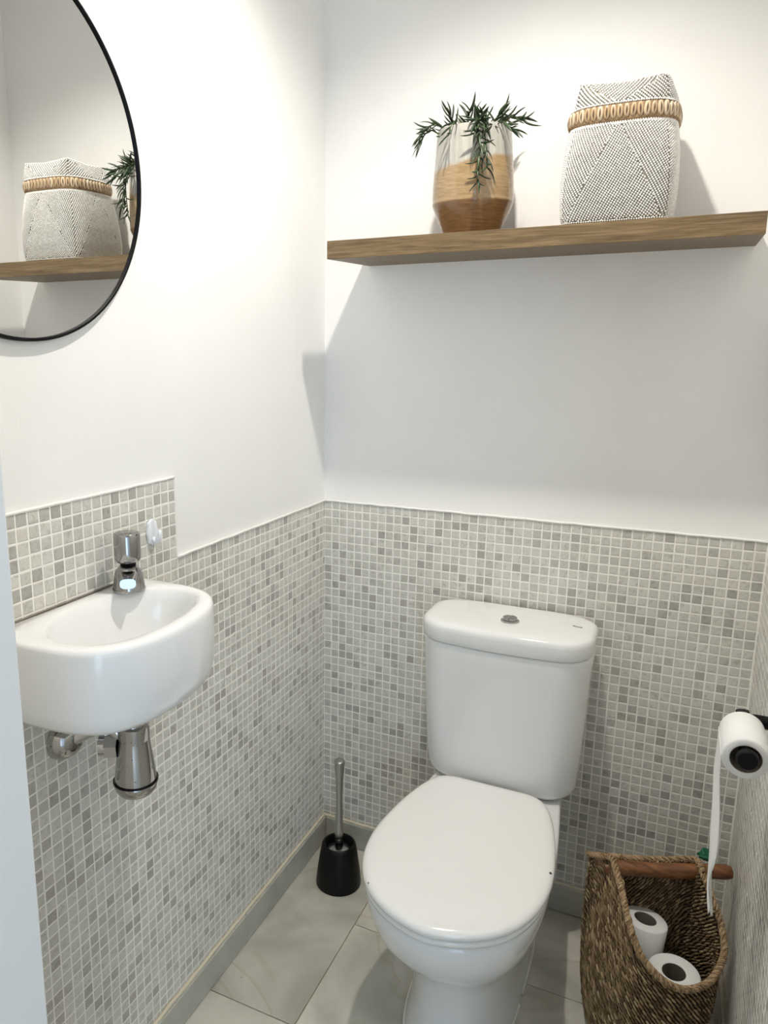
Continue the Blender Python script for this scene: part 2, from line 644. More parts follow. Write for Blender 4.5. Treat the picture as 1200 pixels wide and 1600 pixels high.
m = MB()
m.add([(SHX0, -SHD, SH_F), (SHX1, -SHD, SH_F), (SHX1, 0.004, SH_B), (SHX0, 0.004, SH_B),
       (SHX0, -SHD, SH_F + SH_T), (SHX1, -SHD, SH_F + SH_T), (SHX1, 0.004, SH_B + SH_T), (SHX0, 0.004, SH_B + SH_T)],
      [(0, 3, 2, 1), (4, 5, 6, 7), (0, 1, 5, 4), (1, 2, 6, 5), (2, 3, 7, 6), (3, 0, 4, 7)])
o = m.build('floating_shelf', M['oak'], smooth=False, bevel=0.0009)
tag(o, 'thick oak floating shelf on the rear wall above the toilet', 'shelf')

# ------------------------------------------------------------------ round mirror on the left wall
MY, MZ, MR = -0.957, 1.633, 0.2570
t = empty('round_mirror', (-0.0035, MY, MZ), 0.008)
tag(t, 'large round mirror with thin black metal frame above the washbasin', 'mirror')
m = MB(); m.lathe([(MR - 0.0048, 0.001), (MR - 0.0048, 0.0070)], 128, axis='x')
m.build('mirror_glass', M['mirror'], t, auto=30)
m = MB(); m.lathe([(MR - 0.0050, 0.0005), (MR - 0.0005, 0.0005), (MR, 0.002), (MR, 0.0095), (MR - 0.0010, 0.0105), (MR - 0.0040, 0.0105), (MR - 0.0050, 0.0095), (MR - 0.0050, 0.0005)], 128, axis='x', cap0=False, cap1=False)
m.build('mirror_frame', M['black_metal'], t, auto=40)
m = MB(); m.lathe([(MR - 0.03, -0.0022), (MR - 0.03, 0.0009)], 64, axis='x')
m.build('backing_board', M['black_metal'], t, auto=30)

# ------------------------------------------------------------------ washbasin
BZ = 0.985
outer_pts = [(0.0006, -1.072), (0.05, -1.0725), (0.100, -1.0715), (0.145, -1.066), (0.180, -1.050), (0.203, -1.022), (0.216, -0.985), (0.2235, -0.935), (0.2215, -0.880),
             (0.211, -0.835), (0.192, -0.797), (0.165, -0.771), (0.130, -0.759), (0.085, -0.756), (0.04, -0.756), (0.0006, -0.756)]
inner_pts = [(0.030, -0.905), (0.033, -0.955), (0.048, -1.000), (0.075, -1.030), (0.112, -1.041), (0.150, -1.032), (0.176, -1.008), (0.190, -0.965), (0.194, -0.925), (0.190, -0.870), (0.177, -0.822), (0.155, -0.789), (0.125, -0.777), (0.092, -0.784), (0.062, -0.808), (0.040, -0.850)]
BC = (0.112, -0.912)


def resample(pts, n):
    """closed polyline -> n points by direction around the basin centre, smoothed"""
    P_ = [Vector((p[0] - BC[0], p[1] - BC[1])) for p in pts]
    out = []
    for i in range(n):
        a = 2 * PI * i / n
        d = Vector((math.cos(a), math.sin(a)))
        best = None
        for p, q in zip(P_, P_[1:] + P_[:1]):
            e = q - p
            den = d.x * e.y - d.y * e.x
            if abs(den) < 1e-12:
                continue
            tt = (p.x * e.y - p.y * e.x) / den
            uu = (p.x * d.y - p.y * d.x) / den
            if tt > 0 and -1e-6 <= uu <= 1 + 1e-6:
                best = tt if best is None else max(best, tt)
        out.append(best)
    return out


def smooth_r(r, k, keep=None):
    for _ in range(k):
        r = [r[i] if keep and keep(i) else (r[i - 1] + 2 * r[i] + r[(i + 1) % len(r)]) / 4 for i in range(len(r))]
    return r


NB = 144
ang = [2 * PI * i / NB for i in range(NB)]
ro = smooth_r(resample(outer_pts, NB), 8, keep=lambda i: math.cos(ang[i]) < -0.35)
ri = smooth_r(resample(inner_pts, NB), 10)


def ring_r(r, z, d=0.0, k=1.0):
    return [(max(BC[0] + (q * k + d) * math.cos(a), 0.0006), BC[1] + (q * k + d) * math.sin(a), z) for q, a in zip(r, ang)]


t = empty('washbasin', (0, 0, 0))
tag(t, 'small white wall-hung half-round washbasin on the left wall', 'washbasin')
m = MB()
rs = [ring_r(ro, 0.857, -0.045), ring_r(ro, 0.8575, -0.028), ring_r(ro, 0.862, -0.014), ring_r(ro, 0.872, -0.006), ring_r(ro, 0.888, -0.002), ring_r(ro, 0.93, 0), ring_r(ro, BZ - 0.012, 0),
      ring_r(ro, BZ - 0.006, -0.001), ring_r(ro, BZ - 0.002, -0.003), ring_r(ro, BZ, -0.007)]
rs += [ring_r(ri, BZ - 0.0005, 0.006), ring_r(ri, BZ - 0.002, 0.002), ring_r(ri, BZ - 0.006, -0.002), ring_r(ri, BZ - 0.018, -0.008), ring_r(ri, BZ - 0.045, -0.016), ring_r(ri, BZ - 0.075, -0.028)]
for kk, dz in ((0.62, 0.092), (0.42, 0.100), (0.2, 0.104)):
    rs.append(ring_r(ri, BZ - dz, 0, kk))
m.rings(rs)
m.build('basin_body', M['porcelain'], t, auto=60)
DX, DY = 0.105, -0.896
m = MB(); m.lathe([(0.0, 0), (0.022, 0), (0.024, 0.002), (0.016, 0.0045), (0.006, 0.003), (0, 0.003)], 32, (DX + 0.006, DY - 0.014, BZ - 0.1045), cap0=False, cap1=False)
m.build('drain_strainer', M['chrome'], t)
m = MB(); m.tube(wobble((0.0025, -0.757, BZ + 0.0005), (0.0025, -1.072, BZ + 0.0005), 40, 0.0008, 2), 0.0016, 6)
m.build('wall_joint', M['card'], t)

# tap standing on the basin's rear corner
t = empty('push_tap', (0.044, -0.822, BZ + 0.0008), math.atan2(-0.088, 0.07))
tag(t, 'chrome push-button tap standing on the washbasin', 'tap')
m = MB(); m.lathe([(0.0262, 0), (0.0268, 0.002), (0.0250, 0.006), (0.0235, 0.018), (0.0215, 0.030), (0.0165, 0.037), (0.0135, 0.040)], 48)
m.build('tap_body', M['chrome_dark'], t, auto=50)
m = MB()
rs = []
for k in range(9):
    s = k / 8
    cx_ = 0.004 + 0.036 * s
    w_, h_ = 0.0165 - 0.004 * s, 0.0105 - 0.003 * s
    cz_ = 0.0265 - 0.006 * s * s
    rs.append([(cx_ - 0.3 * h_ * math.sin(a) * s, w_ * math.copysign(abs(math.cos(a)) ** 0.7, math.cos(a)), cz_ + h_ * math.copysign(abs(math.sin(a)) ** 0.7, math.sin(a))) for a in [2 * PI * i / 24 for i in range(24)]])
m.rings(rs)
m.build('spout', M['chrome_dark'], t, auto=50)
m = MB(); m.lathe([(0.0125, 0.038), (0.0125, 0.046), (0.017, 0.048)], 40)
m.build('neck', M['black_plastic'], t)
m = MB(); m.lathe([(0.015, 0.046), (0.0185, 0.0475), (0.0208, 0.052), (0.0212, 0.058), (0.0212, 0.090), (0.0203, 0.0935), (0.018, 0.0945), (0.0, 0.0952)], 56, cap1=False)
m.build('push_button', M['chrome_dark'], t, auto=60)

# bottle trap
t = empty('bottle_trap', (DX - 0.005, DY + 0.003, 0.6745))
t.scale = (0.95, 0.95, 0.925)
tag(t, 'pitted chrome bottle trap under the washbasin', 'waste trap')
m = MB(); m.lathe([(0.020, 0.115), (0.020, 0.198)], 40)
m.build('tail_pipe', M['chrome'], t, auto=40)
m = MB(); m.lathe([(0.022, 0.103), (0.0262, 0.104), (0.0266, 0.110), (0.0262, 0.128), (0.022, 0.130)], 48)
m.build('top_collar', M['chrome_pit'], t, auto=40)
m = MB(); m.lathe([(0.0345, 0.028), (0.0335, 0.040), (0.0300, 0.070), (0.0270, 0.095), (0.0262, 0.104)], 48)
m.build('cup', M['chrome_pit'], t, auto=40)
m = MB(); m.lathe([(0.010, 0.0), (0.022, 0.002), (0.030, 0.007), (0.0345, 0.015), (0.0362, 0.022), (0.0362, 0.026), (0.0348, 0.029)], 48)
m.build('bottom_cap', M['chrome_pit'], t, auto=40)
m = MB(); m.lathe([(0.0355, 0.0262), (0.0370, 0.0268), (0.0370, 0.0292), (0.0350, 0.0298)], 48, cap0=False, cap1=False)
m.build('seal_ring', M['black_plastic'], t)
po_w = Vector((-(DX - 0.005), -0.058, 0.106))
d_ = po_w.normalized()
m = MB()
m.tube([Vector((0, 0, 0.092)) + d_ * 0.018, Vector((0, 0, 0.092)) + d_ * 0.06, Vector((0, 0, 0.100)) + Vector((po_w.x, po_w.y, 0)).normalized() * 0.112], 0.0125, 20)
m.build('outlet_pipe', M['chrome'], t, auto=40)
dir_h = Vector((po_w.x, po_w.y, 0)).normalized()
for nm, a, b, r, ns in (('union_nut', 0.026, 0.046, 0.0215, 6), ('union_collar', 0.046, 0.056, 0.0175, 32)):
    m = MB(); m.tube([Vector((0, 0, 0.092)) + dir_h * a, Vector((0, 0, 0.092)) + dir_h * b], r, ns)
    m.build(nm, M['chrome'], t, auto=40)
m = MB()
fl = Vector((-(DX - 0.005) / 0.95, -0.054, 0.104))
m.lathe([(0.034, 0.0012), (0.034, 0.006), (0.031, 0.016), (0.024, 0.026), (0.014, 0.031)], 40, tuple(fl), axis='x')
m.build('wall_flange', M['chrome_pit'], t, auto=50)

# adhesive hook on the splash tiles
t = empty('wall_hook', (0.0016, -0.709, 1.053))
tag(t, 'small white plastic adhesive hook on the tiles beside the tap', 'hook')
outl = []
for i in range(64):
    a = 2 * PI * i / 64
    r = 1 + 0.05 * math.cos(8 * a)
    outl.append((0.0135 * r * math.copysign(abs(math.cos(a)) ** 0.75, math.cos(a)), 0.0225 * r * math.copysign(abs(math.sin(a)) ** 0.85, math.sin(a))))
m = MB(); m.rings([[(0.0, y * k, z * k) for y, z in outl] if h == 0 else [(h, y * k, z * k) for y, z in outl] for h, k in ((0, 1), (0.003, 1), (0.0042, 0.93))])
m.build('plate', M['white_plastic'], t, auto=40)
m = MB(); m.tube([(0.003, 0, -0.010), (0.007, 0.001, -0.0165), (0.012, 0.002, -0.0170), (0.0155, 0.003, -0.011), (0.0162, 0.003, -0.002), (0.0155, 0.003, 0.004)], [0.0045, 0.0042, 0.004, 0.0036, 0.0034, 0.003], 12)
m.build('hook_arm', M['white_plastic'], t)

# ------------------------------------------------------------------ toilet
TX = 0.514
t = empty('toilet', (TX, 0, 0))
tag(t, 'white close-coupled toilet with closed lid against the rear wall', 'toilet')
NR = 96


def egg(w, yf, yb, ym, z, nf=2.0, nb=3.0, nx=None):
    out = []
    for i in range(NR):
        a = 2 * PI * i / NR
        c, s = math.cos(a), math.sin(a)
        e = nf if s < 0 else nb
        x = w * math.copysign(abs(c) ** (2 / e), c)
        y = ym + ((ym - yf) if s < 0 else (yb - ym)) * math.copysign(abs(s) ** (2 / e), s)
        out.append((x, y, z))
    return out


LID_PROF = [(-0.196, 0.098), (-0.199, 0.110), (-0.206, 0.118), (-0.235, 0.133), (-0.263, 0.144), (-0.31, 0.157), (-0.357, 0.1665), (-0.42, 0.1755), (-0.47, 0.178), (-0.52, 0.1725), (-0.56, 0.162), (-0.60, 0.143), (-0.63, 0.119), (-0.655, 0.086), (-0.672, 0.048), (-0.6835, 0.0)]
PAN_PROF = [(-0.03, 0.105), (-0.034, 0.118), (-0.045, 0.127), (-0.09, 0.136), (-0.138, 0.1435), (-0.2, 0.152), (-0.26, 0.160), (-0.323, 0.1665), (-0.40, 0.1705), (-0.46, 0.1705), (-0.52, 0.1645), (-0.56, 0.154), (-0.60, 0.134), (-0.63, 0.109), (-0.65, 0.078), (-0.664, 0.042), (-0.672, 0.0)]


def polar(pts, c, nn=NR):
    """closed outline -> nn points at even angles round c"""
    Q = [Vector((p[0] - c[0], p[1] - c[1])) for p in pts]
    out = []
    for i in range(nn):
        a = 2 * PI * i / nn
        d = Vector((math.cos(a), math.sin(a)))
        best = 0
        for p, q in zip(Q, Q[1:] + Q[:1]):
            e = q - p
            den = d.x * e.y - d.y * e.x
            if abs(den) < 1e-12:
                continue
            tt = (p.x * e.y - p.y * e.x) / den
            uu = (p.x * d.y - p.y * d.x) / den
            if tt > 0 and -1e-6 <= uu <= 1 + 1e-6:
                best = max(best, tt)
        out.append(best)
    return out


def prof_radii(prof, c, sm=3):
    pts = [(w, y) for y, w in prof] + [(-w, y) for y, w in prof[::-1] if w > 0]
    return smooth_r(polar(pts, c), sm)


PC = (0.0, -0.40)
LC = (0.0, -0.45)
r_pan = prof_radii(PAN_PROF, PC)
r_lid = prof_radii(LID_PROF, LC, 2)


def pr(r, c, z, d=0.0, k=1.0):
    return [(c[0] + (q * k + d) * math.cos(2 * PI * i / NR), c[1] + (q * k + d) * math.sin(2 * PI * i / NR), z) for i, q in enumerate(r)]


def pegg(w, yf, yb, ym, z, nf, nb):
    r = polar([p[:2] for p in egg(w, yf, yb, ym, z, nf, nb)], PC)
    return pr(r, PC, z)


def blend_ring(A, B, s_, z):
    return [(p[0] * (1 - s_) + q[0] * s_, p[1] * (1 - s_) + q[1] * s_, z) for p, q in zip(A, B)]


# pan: pedestal, waist, bowl, rim
m = MB()
foot = pegg(0.112, -0.560, -0.03, -0.30, 0, 2.6, 4)
waist = pegg(0.103, -0.528, -0.03, -0.30, 0, 2.5, 4)
top = pr(r_pan, PC, 0.37)
rs = [blend_ring(foot, foot, 0, 0.0012), blend_ring(foot, foot, 0, 0.012), blend_ring(foot, waist, 0.5, 0.03), blend_ring(foot, waist, 1, 0.09), blend_ring(waist, top, 0.03, 0.15),
      blend_ring(waist, top, 0.13, 0.19), blend_ring(waist, top, 0.36, 0.225), blend_ring(waist, top, 0.62, 0.26), blend_ring(waist, top, 0.84, 0.30), blend_ring(waist, top, 0.965, 0.345),
      top, pr(r_pan, PC, 0.379, -0.002), pr(r_pan, PC, 0.383, -0.010)]
m.rings(rs)
m.build('pan', M['porcelain'], t, auto=70)
# seat ring and lid
m = MB()
rs = [pr(r_lid, LC, 0.3842, -0.012), pr(r_lid, LC, 0.3865, -0.005), pr(r_lid, LC, 0.392, -0.0035), pr(r_lid, LC, 0.397, -0.005), pr(r_lid, LC, 0.3985, -0.012)]
m.rings(rs)
m.build('seat_ring', M['seat_white'], t, auto=70)
m = MB()
rs = [pr(r_lid, LC, 0.4002, -0.009), pr(r_lid, LC, 0.4022, -0.002), pr(r_lid, LC, 0.407, 0.0), pr(r_lid, LC, 0.412, -0.001), pr(r_lid, LC, 0.4160, -0.005), pr(r_lid, LC, 0.4188, -0.012), pr(r_lid, LC, 0.4203, -0.024),
      pr(r_lid, LC, 0.4216, 0, 0.66), pr(r_lid, LC, 0.4225, 0, 0.33)]
m.rings(rs)
lid = m.build('seat_lid', M['seat_white'], t, auto=70)
for px_ in (-0.075, 0.075):
    m = MB(); m.lathe([(0.0, 0), (0.013, 0), (0.0135, 0.006), (0.011, 0.011), (0.0, 0.012)], 24, (px_, -0.186, 0.3836), cap0=False, cap1=False)
    m.build('hinge_cap', M['seat_white'], t)
for px_, py_, rr_ in ((0.1695, -0.444, 0.0034), (-0.125, -0.617, 0.0014)):
    m = MB(); m.lathe([(rr_, 0.0), (rr_ * 0.8, 0.0010), (0.0, 0.0012)], 10, (px_, py_, 0.4166), cap1=False)
    m.build('chip', M['dark_print'], lid)
# cistern
def rrect(w, yf, yb, z, r, bow=0.012, nseg=10):
    """rounded box plan with a bowed front; points counter-clockwise"""
    pts = []
    for cx_, cy_, a0 in ((w - r, yb - r * 0.8, 0), (-(w - r), yb - r * 0.8, PI / 2), (-(w - r), yf + r, PI), (w - r, yf + r, 1.5 * PI)):
        for i in range(nseg + 1):
            a = a0 + (PI / 2) * i / nseg
            rr = r * 0.8 if a0 < PI - 0.1 else r
            pts.append([cx_ + r * math.cos(a), cy_ + rr * math.sin(a), z])
    out = []
    for k, p in enumerate(pts):
        out.append(p)
        q = pts[(k + 1) % len(pts)]
        if math.hypot(q[0] - p[0], q[1] - p[1]) > 0.03:
            nn = max(2, int(math.hypot(q[0] - p[0], q[1] - p[1]) / 0.02))
            for j in range(1, nn):
                out.append([p[0] + (q[0] - p[0]) * j / nn, p[1] + (q[1] - p[1]) * j / nn, z])
    res = []
    for p in out:
        y = p[1]
        if y < (yf + yb) / 2:
            y -= bow * (1 - (p[0] / w) ** 2)
        res.append((p[0], y, p[2]))
    return res


def cist(z, w, yf, r=0.06, bow=0.02):
    # same point count at every level: build at fixed reference, then scale
    base = rrect(0.18, -0.18, -0.012, z, 0.058, 0.0)
    out = []
    for x, y, _ in base:
        xx = x * w / 0.18
        s = (y + 0.012) / (-0.168)
        yy = -0.012 + s * (yf + 0.012)
        if s > 0.5:
            yy -= bow * (1 - (xx / w) ** 2)
        out.append((xx, yy, z))
    return out


m = MB()
rs = [cist(0.386, 0.140, -0.135, bow=0.02), cist(0.387, 0.152, -0.145), cist(0.391, 0.163, -0.155), cist(0.400, 0.1695, -0.162), cist(0.415, 0.1725, -0.165), cist(0.50, 0.178, -0.171), cist(0.60, 0.1825, -0.177), cist(0.69, 0.1855, -0.182), cist(0.722, 0.1865, -0.184), cist(0.7285, 0.1858, -0.1835), cist(0.730, 0.181, -0.179)]
m.rings(rs)
m.build('cistern', M['porcelain'], t, auto=70)
m = MB()
rs = [cist(0.7315, 0.182, -0.180), cist(0.7325, 0.187, -0.186), cist(0.735, 0.1885, -0.1875), cist(0.745, 0.1895, -0.189), cist(0.760, 0.190, -0.190), cist(0.768, 0.189, -0.189), cist(0.7735, 0.186, -0.186), cist(0.7765, 0.180, -0.180), cist(0.778, 0.168, -0.166), cist(0.7785, 0.12, -0.13)]
m.rings(rs)
clid = m.build('cistern_lid', M['porcelain'], t, auto=70)
BX, BY = 0.006, -0.118
m = MB(); m.lathe([(0.0205, 0), (0.0205, 0.002), (0.018, 0.0035), (0.0135, 0.003)], 40, (BX, BY, 0.7786))
m.build('flush_button_ring', M['steel'], clid, auto=40)
for sgn in (-1, 1):
    m = MB()
    half = [(BX + sgn * 0.0006 + sgn * 0.0148 * math.cos(a), BY + 0.0148 * math.sin(a)) for a in [-PI / 2 + PI * i / 20 for i in range(21)]]
    m.rings([[(x, y, z) for x, y in half] for z in (0.7805, 0.7865, 0.7875)])
    m.build('flush_button', M['chrome_dark'], clid, auto=30)
fc = bpy.data.curves.new('maker_logo', 'FONT')
fc.body = 'Roca'
fc.size = 0.0105
fc.align_x = 'CENTER'
fc.extrude = 0.0001
fc.materials.append(M['dark_print'])
_tmp = bpy.data.objects.new('maker_logo_outline', fc)
COL.objects.link(_tmp)
bpy.context.view_layer.update()
_me = bpy.data.meshes.new_from_object(_tmp.evaluated_get(bpy.context.evaluated_depsgraph_get()))
bpy.data.objects.remove(_tmp)
fo = bpy.data.objects.new('maker_logo', _me)
COL.objects.link(fo)
fo.parent = clid
fo.location = (0.148, -0.092, 0.7788)
fo.rotation_euler = (0, 0, math.radians(-6))
# floor fixing screw in the side of the foot
m = MB(); m.lathe([(0.0, 0.0), (0.010, 0.0), (0.009, 0.003), (0.0, 0.0035)], 20, (0.1035, -0.20, 0.055), axis='x', cap0=False, cap1=False)
m.build('screw_recess', M['dark_print'], t)
m = MB()
m.tube([(x * 1.012, y + (y + 0.3) * 0.012, 0.0025) for x, y, _ in egg(0.112, -0.560, -0.03, -0.30, 0, 2.6, 4)] , 0.0028, 6, cap=False)
m.build('floor_sealant', M['caulk'], t)

# ------------------------------------------------------------------ toilet brush
t = empty('toilet_brush', (0.118, -0.152, 0.0008))
tag(t, 'black toilet brush holder with steel handle standing in the rear corner', 'toilet brush')
m = MB(); m.lathe([(0.0585, 0.0), (0.059, 0.004), (0.0555, 0.04), (0.049, 0.085), (0.045, 0.108), (0.0425, 0.1145), (0.038, 0.116), (0.0335, 0.112), (0.033, 0.098), (0.033, 0.096)], 56, cap1=True)
m.build('holder', M['black_plastic'], t, auto=60)
m = MB(); m.lathe([(0.0, 0.0965), (0.028, 0.0965), (0.0285, 0.099), (0.026, 0.101), (0.0, 0.1015)], 40, cap0=False, cap1=False)
m.build('splash_disc', M['steel'], t, auto=40)
m = MB(); m.lathe([(0.008, 0.101), (0.0105, 0.104), (0.0105, 0.120), (0.0075, 0.122)], 28)
m.build('handle_socket', M['black_plastic'], t, auto=40)
m = MB(); m.lathe([(0.003, 0.116), (0.0100, 0.126), (0.0114, 0.138), (0.0104, 0.175), (0.0088, 0.22), (0.0086, 0.255), (0.0100, 0.295), (0.0122, 0.322), (0.0138, 0.345), (0.0138, 0.348), (0.0125, 0.3495)], 28)
m.build('handle', M['steel'], t, auto=50)

# ------------------------------------------------------------------ toilet roll holder on the right wall
HXc, HYf, HZc = 0.958, -0.575, 0.787
t = empty('roll_holder', (XR, -0.455, HZc + 0.009))
tag(t, 'black metal toilet roll holder fixed to the right wall', 'roll holder')
m = MB(); m.lathe([(0.024, -0.0008), (0.024, -0.006), (0.022, -0.008), (0.011, -0.0085)], 40, axis='x')
m.build('wall_plate', M['black_metal'], t, auto=40)
m = MB()
bx = HXc - XR
m.tube([(-0.004, 0, 0), (bx + 0.022, 0, 0), (bx + 0.010, -0.003, 0), (bx + 0.003, -0.010, 0), (bx, -0.022, 0), (bx, HYf - 0.018 + 0.455, 0)], 0.0105, 20)
m.build('arm', M['black_metal'], t, auto=60)
m = MB(); m.lathe([(0.0135, 0), (0.0145, 0.002), (0.0145, 0.009), (0.013, 0.011)], 28, (bx, HYf - 0.012 + 0.455, 0), axis='y')
m.build('end_cap', M['black_metal'], t, auto=40)
m = MB(); m.tube([(bx, -0.012, 0), (bx, -0.010, 0.010), (bx - 0.001, -0.009, 0.0175)], [0.0105, 0.011, 0.0095], 20)
m.build('rear_stop', M['black_metal'], t, auto=60)


def roll(name, R, rc, L, axis):
    mats = {}
    a = [(rc + 0.0009, 0.0), (R - 0.0025, 0.0), (R, 0.0025), (R, L - 0.0025), (R - 0.0025, L), (rc + 0.0009, L)]
    mp = MB(); mp.lathe(a + [a[0]], 56, cap0=False, cap1=False, axis=axis)
    mc = MB(); mc.lathe([(rc, 0.0004), (rc + 0.0012, 0.0004), (rc + 0.0012, L - 0.0004), (rc, L - 0.0004), (rc, 0.0004)], 40, cap0=False, cap1=False, axis=axis)
    return mp, mc


RH = 0.0315
t = empty('toilet_roll', (HXc, HYf + 0.097, HZc))
tag(t, 'nearly used up toilet roll on the black holder, loose end trailing down', 'toilet roll')
mp, mc = roll('toilet_roll', RH, 0.0205, 0.097, 'y')
mp.build('paper', M['paper'], t, auto=50)
mc.build('core', M['card'], t, auto=50)
# the trailing sheet: leaves the left side of the roll, twists and tapers
m = MB()
ring_a = []
NS = 46
for k in range(NS + 1):
    s = k / NS
    z = -0.292 * s
    x = -RH - 0.0006 + 0.012 * s + 0.0035 * math.sin(7 * s) * s
    wd = 0.094 * (1 - 0.15 * s) * (1.0 if s < 0.62 else max(0.04, 1 - (s - 0.62) / 0.38))
    yc = -0.0485 + 0.006 * math.sin(4 * s) - 0.006 * s
    tw = -0.01 - 0.05 * s - 0.09 * math.sin(s * 8.0) ** 2 * s
    row = []
    for j in range(9):
        q = (j / 8 - 0.5)
        row.append((x + q * wd * math.sin(tw) + 0.003 * math.sin(9 * s + 5 * q) * min(1, 3 * s), yc + q * wd * math.cos(tw), z + 0.004 * math.sin(14 * q) * s))
    ring_a.append(row)
V_, F_ = [], []
for r in ring_a:
    V_ += r
for k in range(NS):
    for j in range(8):
        F_.append((k * 9 + j, k * 9 + j + 1, (k + 1) * 9 + j + 1, (k + 1) * 9 + j))
m.add(V_, F_)
o = m.build('loose_sheet', M['paper'], t)
sm = o.modifiers.new('thickness', 'SOLIDIFY')
sm.thickness = 0.0006

# ------------------------------------------------------------------ wicker basket
rim_ctrl = [(0.735, -0.251, 0.345), (0.760, -0.258, 0.353), (0.780, -0.268, 0.360), (0.794, -0.302, 0.353), (0.807, -0.335, 0.338), (0.827, -0.381, 0.305), (0.854, -0.408, 0.270), (0.895, -0.412, 0.240), (0.933, -0.395, 0.226), (0.970, -0.359, 0.229),
            (0.992, -0.300, 0.245), (0.986, -0.256, 0.276), (0.965, -0.237, 0.318), (0.950, -0.216, 0.343), (0.935, -0.180, 0.349), (0.884, -0.192, 0.342), (0.834, -0.212, 0.341), (0.784, -0.232, 0.343)]
base_ctrl = [(0.752, -0.262), (0.757, -0.290), (0.764, -0.318), (0.778, -0.347), (0.797, -0.370), (0.825, -0.392), (0.860, -0.402), (0.893, -0.395), (0.920, -0.378), (0.945, -0.350), (0.960, -0.310), (0.963, -0.276), (0.955, -0.240), (0.944, -0.214), (0.925, -0.190), (0.882, -0.205), (0.835, -0.222), (0.788, -0.240)]
belly = [0.010, 0.016, 0.022, 0.022, 0.020, 0.018, 0.016, 0.016, 0.016, 0.014, 0.010, 0.008, 0.006, 0.004, 0.002, 0.0, 0.0, 0.002]
WC = Vector((0.865, -0.29, 0))


def catmull(ctrl, n):
    K = len(ctrl)
    C_ = [np.array(c, float) for c in ctrl]
    out = []
    for i in range(n):
        u = i * K / n
        k = int(u)
        s = u - k
        p0, p1, p2, p3 = C_[(k - 1) % K], C_[k % K], C_[(k + 1) % K], C_[(k + 2) % K]
        out.append(0.5 * ((2 * p1) + (-p0 + p2) * s + (2 * p0 - 5 * p1 + 4 * p2 - p3) * s * s + (-p0 + 3 * p1 - 3 * p2 + p3) * s ** 3))
    return np.array(out)


NP_ = 360
rimc = catmull(rim_ctrl, NP_)
basec = catmull(base_ctrl, NP_)
bel = catmull([(b,) for b in belly], NP_)[:, 0]


def wall_pt(i, z, off=0.0):
    """point of the basket wall at contour index i (float) and height z"""
    k = int(i) % NP_
    s = i - int(i)
    k2 = (k + 1) % NP_
    b = basec[k] * (1 - s) + basec[k2] * s
    r = rimc[k] * (1 - s) + rimc[k2] * s
    be = bel[k] * (1 - s) + bel[k2] * s
    v = min(max(z / r[2], 0), 1)
    x = b[0] + (r[0] - b[0]) * v
    y = b[1] + (r[1] - b[1]) * v
    dx, dy = x - WC.x, y - WC.y
    L = math.hypot(dx, dy)
    o = be * math.sin(PI * min(1, v * 1.05) ** 0.8) if v < 0.95 else 0
    o -= 0.012 * max(0, 1 - z / 0.02) ** 2
    o += off
    return (x + dx / L * o, y + dy / L * o, z)


wb = empty('wicker_basket', (0.865, -0.29, 0.0))
tag(wb, 'brown woven seagrass basket standing on the floor beside the toilet', 'basket')


def rel(p):
    return (p[0] - 0.865, p[1] + 0.29, p[2])


# backing sheet behind the strands; its dark colour paints the shade in the gaps
m = MB()
nz = 24
outr, inr = [], []
for k in range(nz + 1):
    outr.append([rel(wall_pt(i, max(0.003, rimc[i][2] * k / nz), -0.0046)) for i in range(0, NP_, 3)])
    inr.append([rel(wall_pt(i, max(0.008, rimc[i][2] * k / nz), -0.0060)) for i in range(0, NP_, 3)])
m.rings(outr + inr[::-1], True, True)
m.build('gap_shade_wall', M['weave_gap_shade'], wb)
# one strand: a slim bent capsule, local x along the strand
SV, SFc = [], []
prof = [(-0.5, 0.05), (-0.36, 0.72), (-0.12, 1.0), (0.12, 1.0), (0.36, 0.72), (0.5, 0.05)]
for xx, rr in prof:
    for j in range(5):
        a = 2 * PI * j / 5
        SV.append((xx, rr * 0.5 * math.cos(a), rr * 0.5 * math.sin(a) + 0.16 * (1 - 4 * xx * xx)))
for k in range(len(prof) - 1):
    for j in range(5):
        SFc.append((k * 5 + j, k * 5 + (j + 1) % 5, (k + 1) * 5 + (j + 1) % 5, (k + 1) * 5 + j))
SV, SFc = np.array(SV), np.array(SFc)
ROW = 0.0090
for side, nm in ((1, 'outer_weave'), (-1, 'inner_weave')):
    xf = []
    z = 0.004
    rowi = 0
    while z < 0.362:
        i = rng.uniform(0, 2)
        while i < NP_:
            rz = rimc[int(i) % NP_][2]
            p = Vector(wall_pt(i, z, -0.0026 if side > 0 else -0.0080))
            q = Vector(wall_pt((i + 1.0) % NP_, z, -0.0026 if side > 0 else -0.0080))
            step = (q - p).length
            if z < rz - 0.002 and step > 1e-6:
                T = (q - p).normalized()
                U = (Vector(wall_pt(i, min(z + 0.004, rz), -0.002)) - Vector(wall_pt(i, max(0, z - 0.004), -0.002))).normalized()
                N_ = T.cross(U).normalized() * side
                ca, sa = math.cos(0.80), math.sin(0.80)
                e1 = (T * ca - U * sa * 1.0).normalized()
                j_ = rng.uniform(-0.16, 0.16)
                e1 = (e1 + U * j_).normalized()
                e2 = N_.cross(e1).normalized()
                ln, wd = 0.0145 * rng.uniform(0.85, 1.25), 0.0046 * rng.uniform(0.75, 1.15)
                Mx = np.column_stack([np.array(e1) * ln, np.array(e2) * wd, np.array(N_) * wd * 1.0])
                off_ = Vector(rel(p)) + N_ * rng.uniform(-0.0006, 0.0008)
                xf.append((Mx, np.array(off_)))
            i += 0.0084 / max(step, 0.0008)
        z += ROW
        rowi += 1
    VV, FF = copies(SV, SFc, xf)
    o = np_mesh(nm, VV, FF, M['seagrass'], wb)
    tag(o, kind='stuff')
